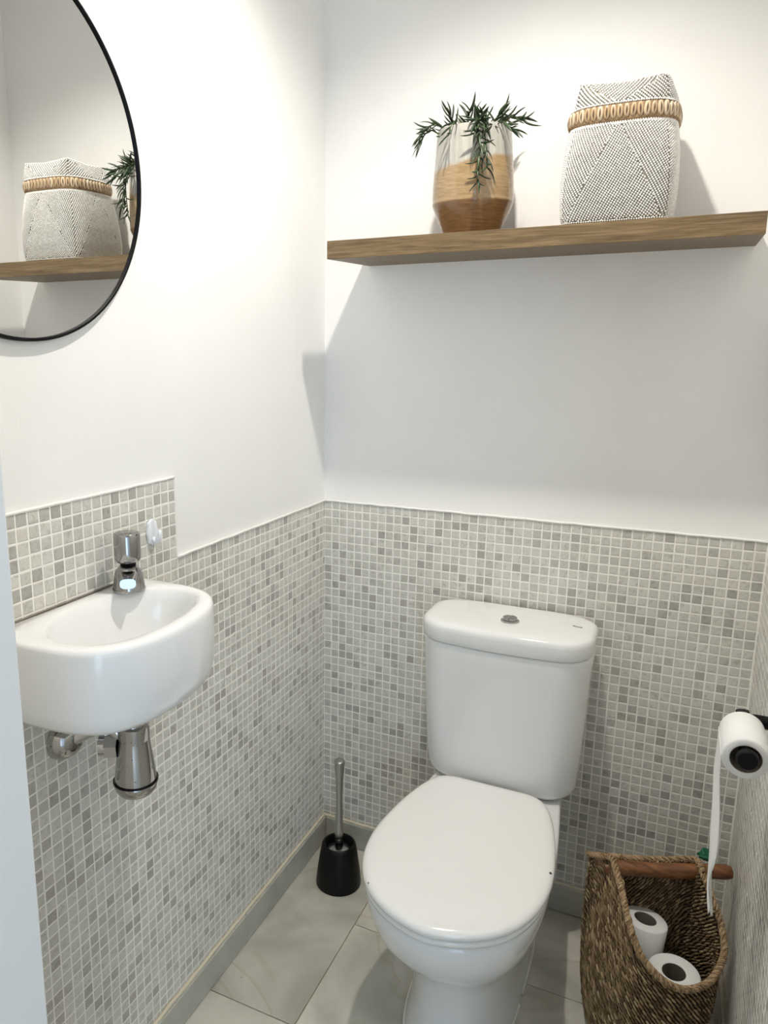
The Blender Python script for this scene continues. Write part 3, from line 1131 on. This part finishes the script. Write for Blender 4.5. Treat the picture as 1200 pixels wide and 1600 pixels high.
# braided rim
xf = []
i = 0.0
while i < NP_:
    p = Vector(rimc[int(i) % NP_])
    q = Vector(rimc[(int(i) + 1) % NP_])
    T = (q - p).normalized()
    out_ = Vector((p.x - WC.x, p.y - WC.y, 0)).normalized()
    U = T.cross(out_).normalized()
    for ph in range(4):
        a = ph * PI / 2 + i * 0.3
        d = out_ * math.cos(a) + U * math.sin(a)
        side_ = T.cross(d).normalized()
        e1 = (T * 0.62 + side_ * 0.78).normalized()
        e2 = d.cross(e1).normalized()
        Mx = np.column_stack([np.array(e1) * 0.014, np.array(e2) * 0.0055, np.array(d) * 0.0055])
        xf.append((Mx, np.array(Vector(rel(p)) + d * 0.0033)))
    i += 0.0058 / max((q - p).length, 0.0008)
VV, FF = copies(SV, SFc, xf)
o = np_mesh('braided_rim', VV, FF, M['seagrass_rim'], wb)
tag(o, kind='stuff')
# stick handle through both sides
m = MB()
A_, B_ = Vector((0.767, -0.262, 0.331)), Vector((1.0005, -0.166, 0.333))
pts, rad = [], []
for k in range(25):
    s = k / 24
    p = A_.lerp(B_, s)
    pts.append(rel((p.x, p.y, p.z + 0.0012 * math.sin(9 * s))))
    rad.append(0.0148 * (1 + 0.04 * math.sin(13 * s)) * (0.82 if k in (0, 24) else 1.0) if True else 0)
m.tube(pts, rad, 20)
m.build('stick_handle', M['stick'], wb, auto=60)

# green scrap of cloth tied round the stick's end
m = MB()
gp = []
for i in range(14):
    ring = []
    for j in range(16):
        a = 2 * PI * j / 16
        th = PI * i / 13
        r = 0.0165 * (0.75 + 0.45 * noise.noise(Vector((math.cos(a) * 2 * math.sin(th), math.sin(a) * 2 * math.sin(th), math.cos(th) * 2 + 3))))
        ring.append((0.955 + r * 1.2 * math.sin(th) * math.cos(a), -0.163 + r * math.sin(th) * math.sin(a) * 0.8, 0.3575 + r * math.cos(th)))
    gp.append(ring)
m.rings(gp)
o = m.build('cloth_scrap', M['green'], auto=30)
tag(o, 'small dark green scrap resting on the stick handle beside the wicker basket', 'cloth')

# two spare rolls inside the basket
for (x, y, z), (rx, ry), lab, R_ in (((0.844, -0.270, 0.145), (-5, 7), 'spare white toilet roll at the back of the wicker basket', 0.043),
                                 ((0.912, -0.338, 0.112), (2, -2), 'spare white toilet roll at the front of the wicker basket', 0.047)):
    t = empty('spare_toilet_roll', (x, y, z))
    t.rotation_euler = (math.radians(rx), math.radians(ry), 0.3)
    tag(t, lab, 'toilet roll', 'spare rolls in the basket')
    mp, mc = roll('r', R_, 0.0205, 0.097, 'z')
    mp.build('paper', M['paper'], t, auto=50)
    mc.build('core', M['card'], t, auto=50)
    m = MB(); m.lathe([(0.0, 0.0), (0.0215, 0.0), (0.0215, 0.002), (0.0, 0.002)], 32, cap0=False, cap1=False)

# ------------------------------------------------------------------ potted plant on the shelf
PX, PY = 0.393, -0.108
PZ = shelf_top(PY) + 0.0008
t = empty('potted_plant', (PX, PY, PZ))
t.rotation_euler = (SH_TILT, 0, 0)
tag(t, 'trailing green succulent in a brown and cream glazed pot on the shelf', 'potted plant')
m = MB()
m.lathe([(0.054, 0.0), (0.0575, 0.002), (0.0605, 0.010), (0.069, 0.030), (0.0775, 0.050), (0.0828, 0.0635), (0.0835, 0.067), (0.0828, 0.069), (0.0832, 0.074), (0.0825, 0.10), (0.0805, 0.13), (0.0780, 0.165), (0.0762, 0.19), (0.0752, 0.2035), (0.0742, 0.2065), (0.0718, 0.2065), (0.0705, 0.203), (0.0700, 0.185)], 96, cap1=False)
m.build('pot', M['glaze'], t, auto=35)
m = MB(); m.lathe([(0.0705, 0.189), (0.04, 0.194), (0.0, 0.195)], 32, cap0=False, cap1=False)
m.build('soil', M['soil'], t)
# leaf prototypes: slim curved pointed leaves
leafs = []
for bend in (0.35, 0.75, 1.15, -0.55):
    m = MB()
    rs = []
    for k in range(7):
        s = k / 6
        w_ = 0.0025 * (max(0.0, 1 - (2 * s - 0.9) ** 4 / 1.5) ** 0.6) * (1 - 0.55 * s ** 5) + 0.0002
        x = s * 0.030
        zc_ = 0.030 * bend * s * s * 0.6
        rs.append([(x, w_ * math.cos(a), zc_ + 0.6 * w_ * math.sin(a)) for a in [2 * PI * i / 6 for i in range(6)]])
    m.rings(rs)
    me_o = m.build('leaf', M['leaf'])
    leafs.append(me_o.data)
    bpy.data.objects.remove(me_o)


def stem_path(pts, n=16):
    K = [Vector(p) for p in pts]
    out = []
    for i in range(n + 1):
        u = i / n * (len(K) - 1)
        k = min(int(u), len(K) - 2)
        s = u - k
        p0, p1, p2, p3 = K[max(k - 1, 0)], K[k], K[k + 1], K[min(k + 2, len(K) - 1)]
        out.append(0.5 * ((2 * p1) + (-p0 + p2) * s + (2 * p0 - 5 * p1 + 4 * p2 - p3) * s * s + (-p0 + 3 * p1 - 3 * p2 + p3) * s ** 3))
    return out


stems = [
    # pts relative to pot base, leaf count, leaf scale
    ([(-0.02, -0.02, 0.19), (-0.035, -0.03, 0.215), (-0.042, -0.036, 0.236)], 13, 0.95),
    ([(-0.03, -0.03, 0.19), (-0.058, -0.048, 0.212), (-0.078, -0.058, 0.212), (-0.090, -0.062, 0.198)], 14, 0.9),
    ([(-0.05, -0.03, 0.19), (-0.075, -0.05, 0.206), (-0.088, -0.058, 0.196), (-0.094, -0.062, 0.178)], 9, 0.8),
    ([(-0.01, -0.04, 0.19), (-0.022, -0.070, 0.208), (-0.026, -0.083, 0.198), (-0.028, -0.085, 0.186)], 7, 0.95),
    ([(0.0, -0.02, 0.19), (-0.004, -0.035, 0.215), (0.002, -0.045, 0.236)], 11, 1.1),
    ([(0.01, -0.02, 0.19), (0.012, -0.04, 0.215), (0.020, -0.055, 0.226)], 12, 0.95),
    ([(0.02, -0.03, 0.19), (0.026, -0.066, 0.214), (0.030, -0.086, 0.196), (0.036, -0.092, 0.165), (0.036, -0.094, 0.130), (0.033, -0.095, 0.090)], 38, 0.95),
    ([(0.02, -0.03, 0.19), (0.034, -0.062, 0.216), (0.042, -0.082, 0.198), (0.046, -0.089, 0.160), (0.052, -0.090, 0.116)], 26, 0.9),
    ([(0.03, -0.03, 0.19), (0.040, -0.060, 0.218), (0.030, -0.084, 0.204), (0.026, -0.090, 0.180)], 18, 0.85),
    ([(0.03, -0.02, 0.19), (0.060, -0.035, 0.212), (0.088, -0.045, 0.212), (0.108, -0.048, 0.204)], 18, 1.0),
    ([(0.03, -0.02, 0.19), (0.048, -0.03, 0.214), (0.062, -0.038, 0.224)], 9, 1.05),
    ([(0.04, -0.03, 0.19), (0.066, -0.052, 0.206), (0.080, -0.06, 0.196), (0.092, -0.064, 0.184)], 11, 0.85),
    ([(0.0, 0.02, 0.19), (-0.02, 0.035, 0.215), (-0.03, 0.045, 0.228)], 9, 1.0),
    ([(0.02, 0.03, 0.19), (0.04, 0.045, 0.212), (0.055, 0.055, 0.22)], 9, 1.0),
]
for pts, nl, sc in stems:
    path = stem_path(pts)
    m = MB(); m.tube(path, [0.0017 - 0.0009 * k / len(path) for k in range(len(path))], 6)
    st = m.build('stem', M['stem'], t)
    for k in range(nl):
        s = (k + 1.2) / (nl + 0.2)
        idx = min(s, 1.0) * (len(path) - 1)
        i0 = min(int(idx), len(path) - 2)
        p = path[i0].lerp(path[i0 + 1], idx - i0)
        T = (path[i0 + 1] - path[i0]).normalized()
        side = T.orthogonal().normalized()
        side.rotate(Matrix.Rotation(k * 2.399 + rng.uniform(-0.3, 0.3), 3, T))
        out_ = Vector((p.x, p.y, 0))
        if out_.length > 0.07 and side.dot(out_) < -0.2 * out_.length:
            side = side - 2 * side.dot(out_.normalized()) * out_.normalized()
        lean = 0.35 + 0.5 * s
        d = (side * (1 - 0.45 * s) + T * lean).normalized()
        if p.z < 0.19:
            d = (d + Vector((0, 0, 0.35))).normalized()
        upv = (T if abs(T.dot(d)) < 0.93 else Vector((0, 0, 1)))
        yv = upv.cross(d).normalized()
        zv = d.cross(yv)
        k_ = sc * rng.uniform(0.8, 1.2)
        lo_ = bpy.data.objects.new('leaf', leafs[rng.randrange(4)])
        COL.objects.link(lo_)
        lo_.parent = st
        lo_.matrix_local = Matrix.Translation(p) @ Matrix((d, yv, zv)).transposed().to_4x4() @ Matrix.Scale(k_, 4)

# ------------------------------------------------------------------ beaded lidded basket on the shelf
QX, QY = 0.682, -0.122
QZ = shelf_top(QY) + 0.0024
bb = empty('beaded_basket', (QX, QY, QZ))
bb.rotation_euler = (SH_TILT, 0, 0)
tag(bb, 'white beaded lidded basket with a band of cowrie shells on the shelf', 'basket')


def sup(a, w, e):
    c, s = math.cos(a), math.sin(a)
    k = (abs(c) ** e + abs(s) ** e) ** (-1 / e)
    return (w * k * c, w * k * s)


WS = 0.93


def body_w(h):      # half width and squareness against height, h in metres
    ks = [(0.0, 0.0985, 10), (0.012, 0.1015, 9), (0.04, 0.1052, 7), (0.08, 0.1068, 5.2), (0.12, 0.1052, 4.2), (0.15, 0.1020, 3.6), (0.172, 0.0975, 3.3)]
    for (a, w0, e0), (b, w1, e1) in zip(ks, ks[1:]):
        if h <= b:
            s = (h - a) / (b - a)
            return (w0 + (w1 - w0) * s) * WS, e0 + (e1 - e0) * s
    return ks[-1][1] * WS, ks[-1][2]


def lid_w(h):       # from the band upward, top nearly square
    ks = [(0.0, 0.0985, 3.3), (0.008, 0.0970, 3.6), (0.017, 0.0925, 4.5), (0.028, 0.0860, 6.5), (0.037, 0.0800, 10)]
    for (a, w0, e0), (b, w1, e1) in zip(ks, ks[1:]):
        if h <= b:
            s = (h - a) / (b - a)
            return (w0 + (w1 - w0) * s) * WS, e0 + (e1 - e0) * s
    return ks[-1][1] * WS, ks[-1][2]


HB = 0.166           # body height; band above; lid above the band
HBAND = 0.030
HL = 0.037
NA = 96
m = MB()
rs = []
for k in range(13):
    h = HB * k / 12
    w_, e_ = body_w(h)
    rs.append([(*sup(2 * PI * i / NA + PI / 4, w_ - 0.0012, e_), h) for i in range(NA)])
m.rings(rs)
m.build('body', M['bead_back'], bb, auto=60)
m = MB()
rs = []
for h, w_ in ((HB - 0.004, 0.0965), (HB + 0.001, 0.1015), (HB + 0.003, 0.1025), (HB + HBAND - 0.002, 0.1005), (HB + HBAND, 0.0985)):
    rs.append([(*sup(2 * PI * i / NA, w_ * WS, 3.3), h) for i in range(NA)])
m.rings(rs)
band = m.build('shell_band', M['band'], bb, auto=60)
ZL = HB + HBAND


def lid_bulge(x, y):
    """the lid's top dips between its four raised corners"""
    w_ = 0.0742
    q = max(0, min(1, max(abs(x), abs(y)) / w_))
    c_ = min(abs(x), abs(y)) / w_
    return 0.0028 * c_ * q


m = MB()
rs = []
for k in range(9):
    h = HL * k / 8
    w_, e_ = lid_w(h)
    ring = []
    for i in range(NA):
        x, y = sup(2 * PI * i / NA + PI / 4, w_ - 0.0012, e_)
        ring.append((x, y, ZL + h + (lid_bulge(x, y) * (k / 8) ** 2 * 2)))
    rs.append(ring)
for sc in (0.92, 0.6, 0.25):
    ring = []
    for (x, y, z) in rs[8]:
        ring.append((x * sc, y * sc, ZL + HL + lid_bulge(x, y) * 2 * sc ** 3 + 0.0006))
    rs.append(ring)
m.rings(rs)
lidb = m.build('lid', M['bead_back'], bb, auto=60)

# bead = icosahedron
bmx = bmesh.new()
bmesh.ops.create_icosphere(bmx, subdivisions=1, radius=1.0)
IV = np.array([v.co[:] for v in bmx.verts])
IF = np.array([[v.index for v in f.verts] for f in bmx.faces])
bmx.free()
BR = 0.00205
DROW, DBEAD = 0.0049, 0.0040
_arc = {}


def face_angle(u, fn, h):
    """angle off the panel's middle for u in -1..1, even along the outline"""
    key = (fn, round(h, 3))
    if key not in _arc:
        w_, e_ = fn(h)
        A = np.linspace(-PI / 4, PI / 4, 121)
        P_ = np.array([sup(a, w_, e_) for a in A])
        L = np.concatenate([[0], np.cumsum(np.hypot(*np.diff(P_, axis=0).T))])
        _arc[key] = (2 * L / L[-1] - 1, A)
    return float(np.interp(u, *_arc[key]))


def diag_beads(width, height, zone, deg=58):
    """points (s, h) in rows whose direction depends on the triangular zone of the panel"""
    out = []
    for kind in (0, 1):
        th = math.radians(deg if kind == 0 else -deg)
        d = (math.cos(th), math.sin(th))
        nrm = (-d[1], d[0])
        L = math.hypot(width, height) * 0.75
        a = -L
        while a < L:
            b = -L
            while b < L:
                s = d[0] * b + nrm[0] * a
                h = d[1] * b + nrm[1] * a + height / 2
                if -width / 2 < s < width / 2 and 0 < h < height and zone(s, h) == kind:
                    out.append((s, h, d))
                b += DBEAD
            a += DROW
    return out


pts = []
W2 = 0.198
for face in range(4):
    fa = -PI / 2 + face * PI / 2          # direction the panel faces
    flip = 1

    def zone(s, h):
        half = (1 - h / (HB * 1.02)) * (W2 * 0.46)
        if abs(s) < half:
            return 0
        return 1 if s < 0 else 0 if False else (1 if s > 0 else 1)
    for s, h, d in diag_beads(W2, HB - 0.006, zone):
        hh = h + 0.003
        w_, e_ = body_w(hh)
        a = fa + face_angle(s / (W2 / 2), body_w, hh)
        x, y = sup(a, w_ + 0.0004, e_)
        pts.append((x, y, hh))
    # hem rows
for hrow, fn in ((0.0012, body_w), (HB - 0.0008, body_w), (HB - 0.0032, body_w)):
    w_, e_ = fn(hrow)
    ring = [sup(2 * PI * i / 2000 + PI / 4, w_ + 0.0006, e_) for i in range(2001)]
    acc = 0
    for p, q in zip(ring, ring[1:]):
        acc += math.hypot(q[0] - p[0], q[1] - p[1])
        if acc >= DBEAD:
            acc = 0
            pts.append((p[0], p[1], hrow))
xf = [(np.eye(3) * BR * rng.uniform(0.92, 1.06), np.array(p)) for p in pts]
VV, FF = copies(IV, IF, xf)
o = np_mesh('body_beads', VV, FF, M['bead'], bb)
tag(o, kind='stuff')

pts = []
LW = 0.178
for face in range(4):
    fa = -PI / 2 + face * PI / 2

    def zone(s, h):
        half = (h / HL) * (LW * 0.44)
        return 0 if abs(s) < half else 1
    for s, h, d in diag_beads(LW, HL, zone, 36):
        w_, e_ = lid_w(h)
        a = fa + face_angle(s / (LW / 2), lid_w, h)
        x, y = sup(a, w_ + 0.0004, e_)
        pts.append((x, y, ZL + h + lid_bulge(x, y) * (h / HL) ** 2 * 2))
w_, e_ = lid_w(HL)
g = -0.072
while g < 0.072:
    q = -0.072
    while q < 0.072:
        pts.append((g, q, ZL + HL + lid_bulge(g, q) * 2 * (max(abs(g), abs(q)) / 0.0742) ** 2 + 0.0008))
        q += 0.0040
    g += 0.0044
for hrow in (ZL + 0.0006,):
    ring = [sup(2 * PI * i / 2000, 0.1000 * WS, 3.3) for i in range(2001)]
    acc = 0
    for p, q in zip(ring, ring[1:]):
        acc += math.hypot(q[0] - p[0], q[1] - p[1])
        if acc >= DBEAD:
            acc = 0
            pts.append((p[0], p[1], hrow))
xf = [(np.eye(3) * BR * rng.uniform(0.92, 1.06), np.array(p)) for p in pts]
VV, FF = copies(IV, IF, xf)
o = np_mesh('lid_beads', VV, FF, M['bead'], lidb)
tag(o, kind='stuff')

# cowrie shells sewn round the band: lips towards the outside
m = MB()
rs = []
for k in range(9):
    th = PI * k / 8
    rr = math.sin(th) ** 0.8
    zz_ = 0.0118 * math.cos(th)
    rs.append([(0.0056 * rr * math.cos(a), -0.0036 * rr * max(-0.2, math.sin(a)) + (0.0011 * rr * math.exp(-(math.cos(a) / 0.22) ** 2) if math.sin(a) > 0 else 0), zz_) for a in [2 * PI * i / 20 for i in range(20)]])
m.rings(rs)
so = m.build('cowrie_shell', M['shell'])
shell_me = so.data
bpy.data.objects.remove(so)
m = MB()
rs = []
for k in range(7):
    s = -1 + 2 * k / 6
    w_ = 0.0013 * (1 - s * s) + 0.0002
    rs.append([(-w_, -0.0031 * (1 - 0.45 * s * s), 0.0085 * s), (0, -0.0037 * (1 - 0.45 * s * s), 0.0085 * s), (w_, -0.0031 * (1 - 0.45 * s * s), 0.0085 * s), (0, -0.0015, 0.0085 * s)])
m.rings(rs)
so = m.build('opening', M['shell_slit'])
slit_me = so.data
bpy.data.objects.remove(so)
ring = [sup(2 * PI * i / 4000, 0.1022 * WS, 3.3) for i in range(4001)]
acc = 0.0
for p, q in zip(ring, ring[1:]):
    acc += math.hypot(q[0] - p[0], q[1] - p[1])
    if acc >= 0.0110:
        acc = 0
        a = math.atan2(q[1] - p[1], q[0] - p[0])
        s_ = bpy.data.objects.new('cowrie_shell', shell_me)
        COL.objects.link(s_)
        s_.parent = band
        s_.location = (p[0], p[1], HB + HBAND / 2 + 0.001)
        s_.rotation_euler = (0, rng.uniform(-0.08, 0.08), a)
        k_ = rng.uniform(0.92, 1.05)
        s_.scale = (k_, k_, k_)
        u_ = bpy.data.objects.new('opening', slit_me)
        COL.objects.link(u_)
        u_.parent = band
        u_.location = s_.location
        u_.rotation_euler = s_.rotation_euler
        u_.scale = s_.scale

# ------------------------------------------------------------------ mosaic tiles (last: they test what can be seen)
bpy.context.view_layer.update()
DEPS = bpy.context.evaluated_depsgraph_get()
CP = Vector(CAM_POS)
GAP = 0.00125        # half the joint
TH = 0.0009          # how far a tile stands proud of the grout
BV = 0.0014


def tile_arrays(w, h, th=None):
    TH_ = TH if th is None else th
    return _tile(w, h, TH_)


def _tile(w, h, TH_):
    a, b = w / 2, h / 2
    c, d = a - BV, b - BV
    V = np.array([(-a, -b, -0.0012), (a, -b, -0.0012), (a, b, -0.0012), (-a, b, -0.0012), (-a, -b, 0.0002), (a, -b, 0.0002), (a, b, 0.0002), (-a, b, 0.0002),
                  (-c, -d, TH_), (c, -d, TH_), (c, d, TH_), (-c, d, TH_)])
    F = np.array([(0, 1, 5, 4), (1, 2, 6, 5), (2, 3, 7, 6), (3, 0, 4, 7), (4, 5, 9, 8), (5, 6, 10, 9), (6, 7, 11, 10), (7, 4, 8, 11), (8, 9, 10, 11)])
    return V, F


def tile_mesh(name, w, h, th):
    V, F = tile_arrays(w, h, th)
    me = bpy.data.meshes.new(name)
    me.from_pydata(V.tolist(), [], F.tolist())
    me.materials.append(M['tile'])
    return me


def lay(wall, cells, basis, limit, th=TH):
    """cells: (centre, w, h); basis 3x3 columns = tile x, y, normal"""
    Bm = np.column_stack(basis)
    nrm = Vector(basis[2])
    rank = []
    for idx, (c, w, h) in enumerate(cells):
        px, py, z = project(c)
        score = 0
        if z > 0 and -6 < px < 1206 and -6 < py < 1606:
            face = max(0.0, (CP - Vector(c)).normalized().dot(nrm))
            score = w * h * face / (z * z)
            d = Vector(c) + nrm * 0.0015 - CP
            hit = SC.ray_cast(DEPS, CP, d.normalized(), distance=d.length - 0.004)
            if hit[0]:
                score *= 0.001
        rank.append((score, idx))
    rank.sort(reverse=True)
    single = set(i for s, i in rank[:limit] if s > 0)
    cache = {}
    rot = Matrix(Bm.tolist()).to_4x4()
    rest = []
    for idx, (c, w, h) in enumerate(cells):
        jx, jy, jn = rng.uniform(-0.00018, 0.00018), rng.uniform(-0.00018, 0.00018), rng.uniform(-0.00015, 0.00010) * th / TH
        pos = np.array(c) + Bm @ np.array((jx, jy, jn))
        tl = 0.012 * th / TH
        tilt = Matrix.Rotation(rng.uniform(-tl, tl), 4, 'X') @ Matrix.Rotation(rng.uniform(-tl, tl), 4, 'Y')
        if idx in single:
            key = (round(w, 4), round(h, 4))
            if key not in cache:
                cache[key] = tile_mesh('mosaic_tile', w, h, th)
            o = bpy.data.objects.new('mosaic_tile', cache[key])
            COL.objects.link(o)
            o.parent = wall
            o.matrix_local = Matrix.Translation(pos.tolist()) @ rot @ tilt
        else:
            V, F = tile_arrays(w, h, th)
            R3 = Bm @ np.array(tilt.to_3x3())
            rest.append((V @ R3.T + pos, F))
    if rest:
        VV = np.concatenate([r[0] for r in rest])
        FF = np.concatenate([r[1] + 12 * i for i, r in enumerate(rest)])
        o = np_mesh('mosaic_tiles', VV, FF, M['tile'], wall, smooth=False)
        tag(o, kind='stuff')


rows = [(ZT - j * S, ZT - (j + 1) * S) for j in range(42)] + [(ZT - 42 * S, ZB + 0.001)]
spl_rows = [(SPL_Z - j * S, SPL_Z - (j + 1) * S) for j in range(7)]


def cells_from(cols_, rows_, fn, gap=GAP):
    out = []
    for a, b in cols_:
        for z1, z0 in rows_:
            w, h = abs(b - a) - 2 * gap, (z1 - z0) - 2 * gap
            if w > 0.0012 and h > 0.0012:
                out.append((fn((a + b) / 2, (z0 + z1) / 2), w, h))
    return out


bcols = [(k * S, min((k + 1) * S, XR)) for k in range(48) if k * S < XR - 0.001]
lay(wall_back, cells_from(bcols, rows, lambda x, z: (x, 0.0, z)), [(1, 0, 0), (0, 0, 1), (0, -1, 0)], 300)
ly = [0.0, -0.509 * S] + [-(0.509 + k) * S for k in range(1, 61)]
lcols = [(a, max(b, YF)) for a, b in zip(ly, ly[1:]) if a > YF + 0.001]
scols = [(min(a, SPL_Y), max(b, YF)) for a, b in zip(ly, ly[1:]) if b < SPL_Y and a > YF + 0.001]
lc = cells_from(lcols, rows, lambda y, z: (0.0, y, z)) + cells_from(scols, spl_rows, lambda y, z: (0.0, y, z))
lay(wall_left, lc, [(0, 1, 0), (0, 0, 1), (1, 0, 0)], 300)
rcols = [(-k * S, max(-(k + 1) * S, YF)) for k in range(60) if -k * S > YF + 0.001]
lay(wall_right, cells_from(rcols, rows, lambda y, z: (XR, y, z), 0.0018), [(0, -1, 0), (0, 0, 1), (-1, 0, 0)], 300, 0.00025)
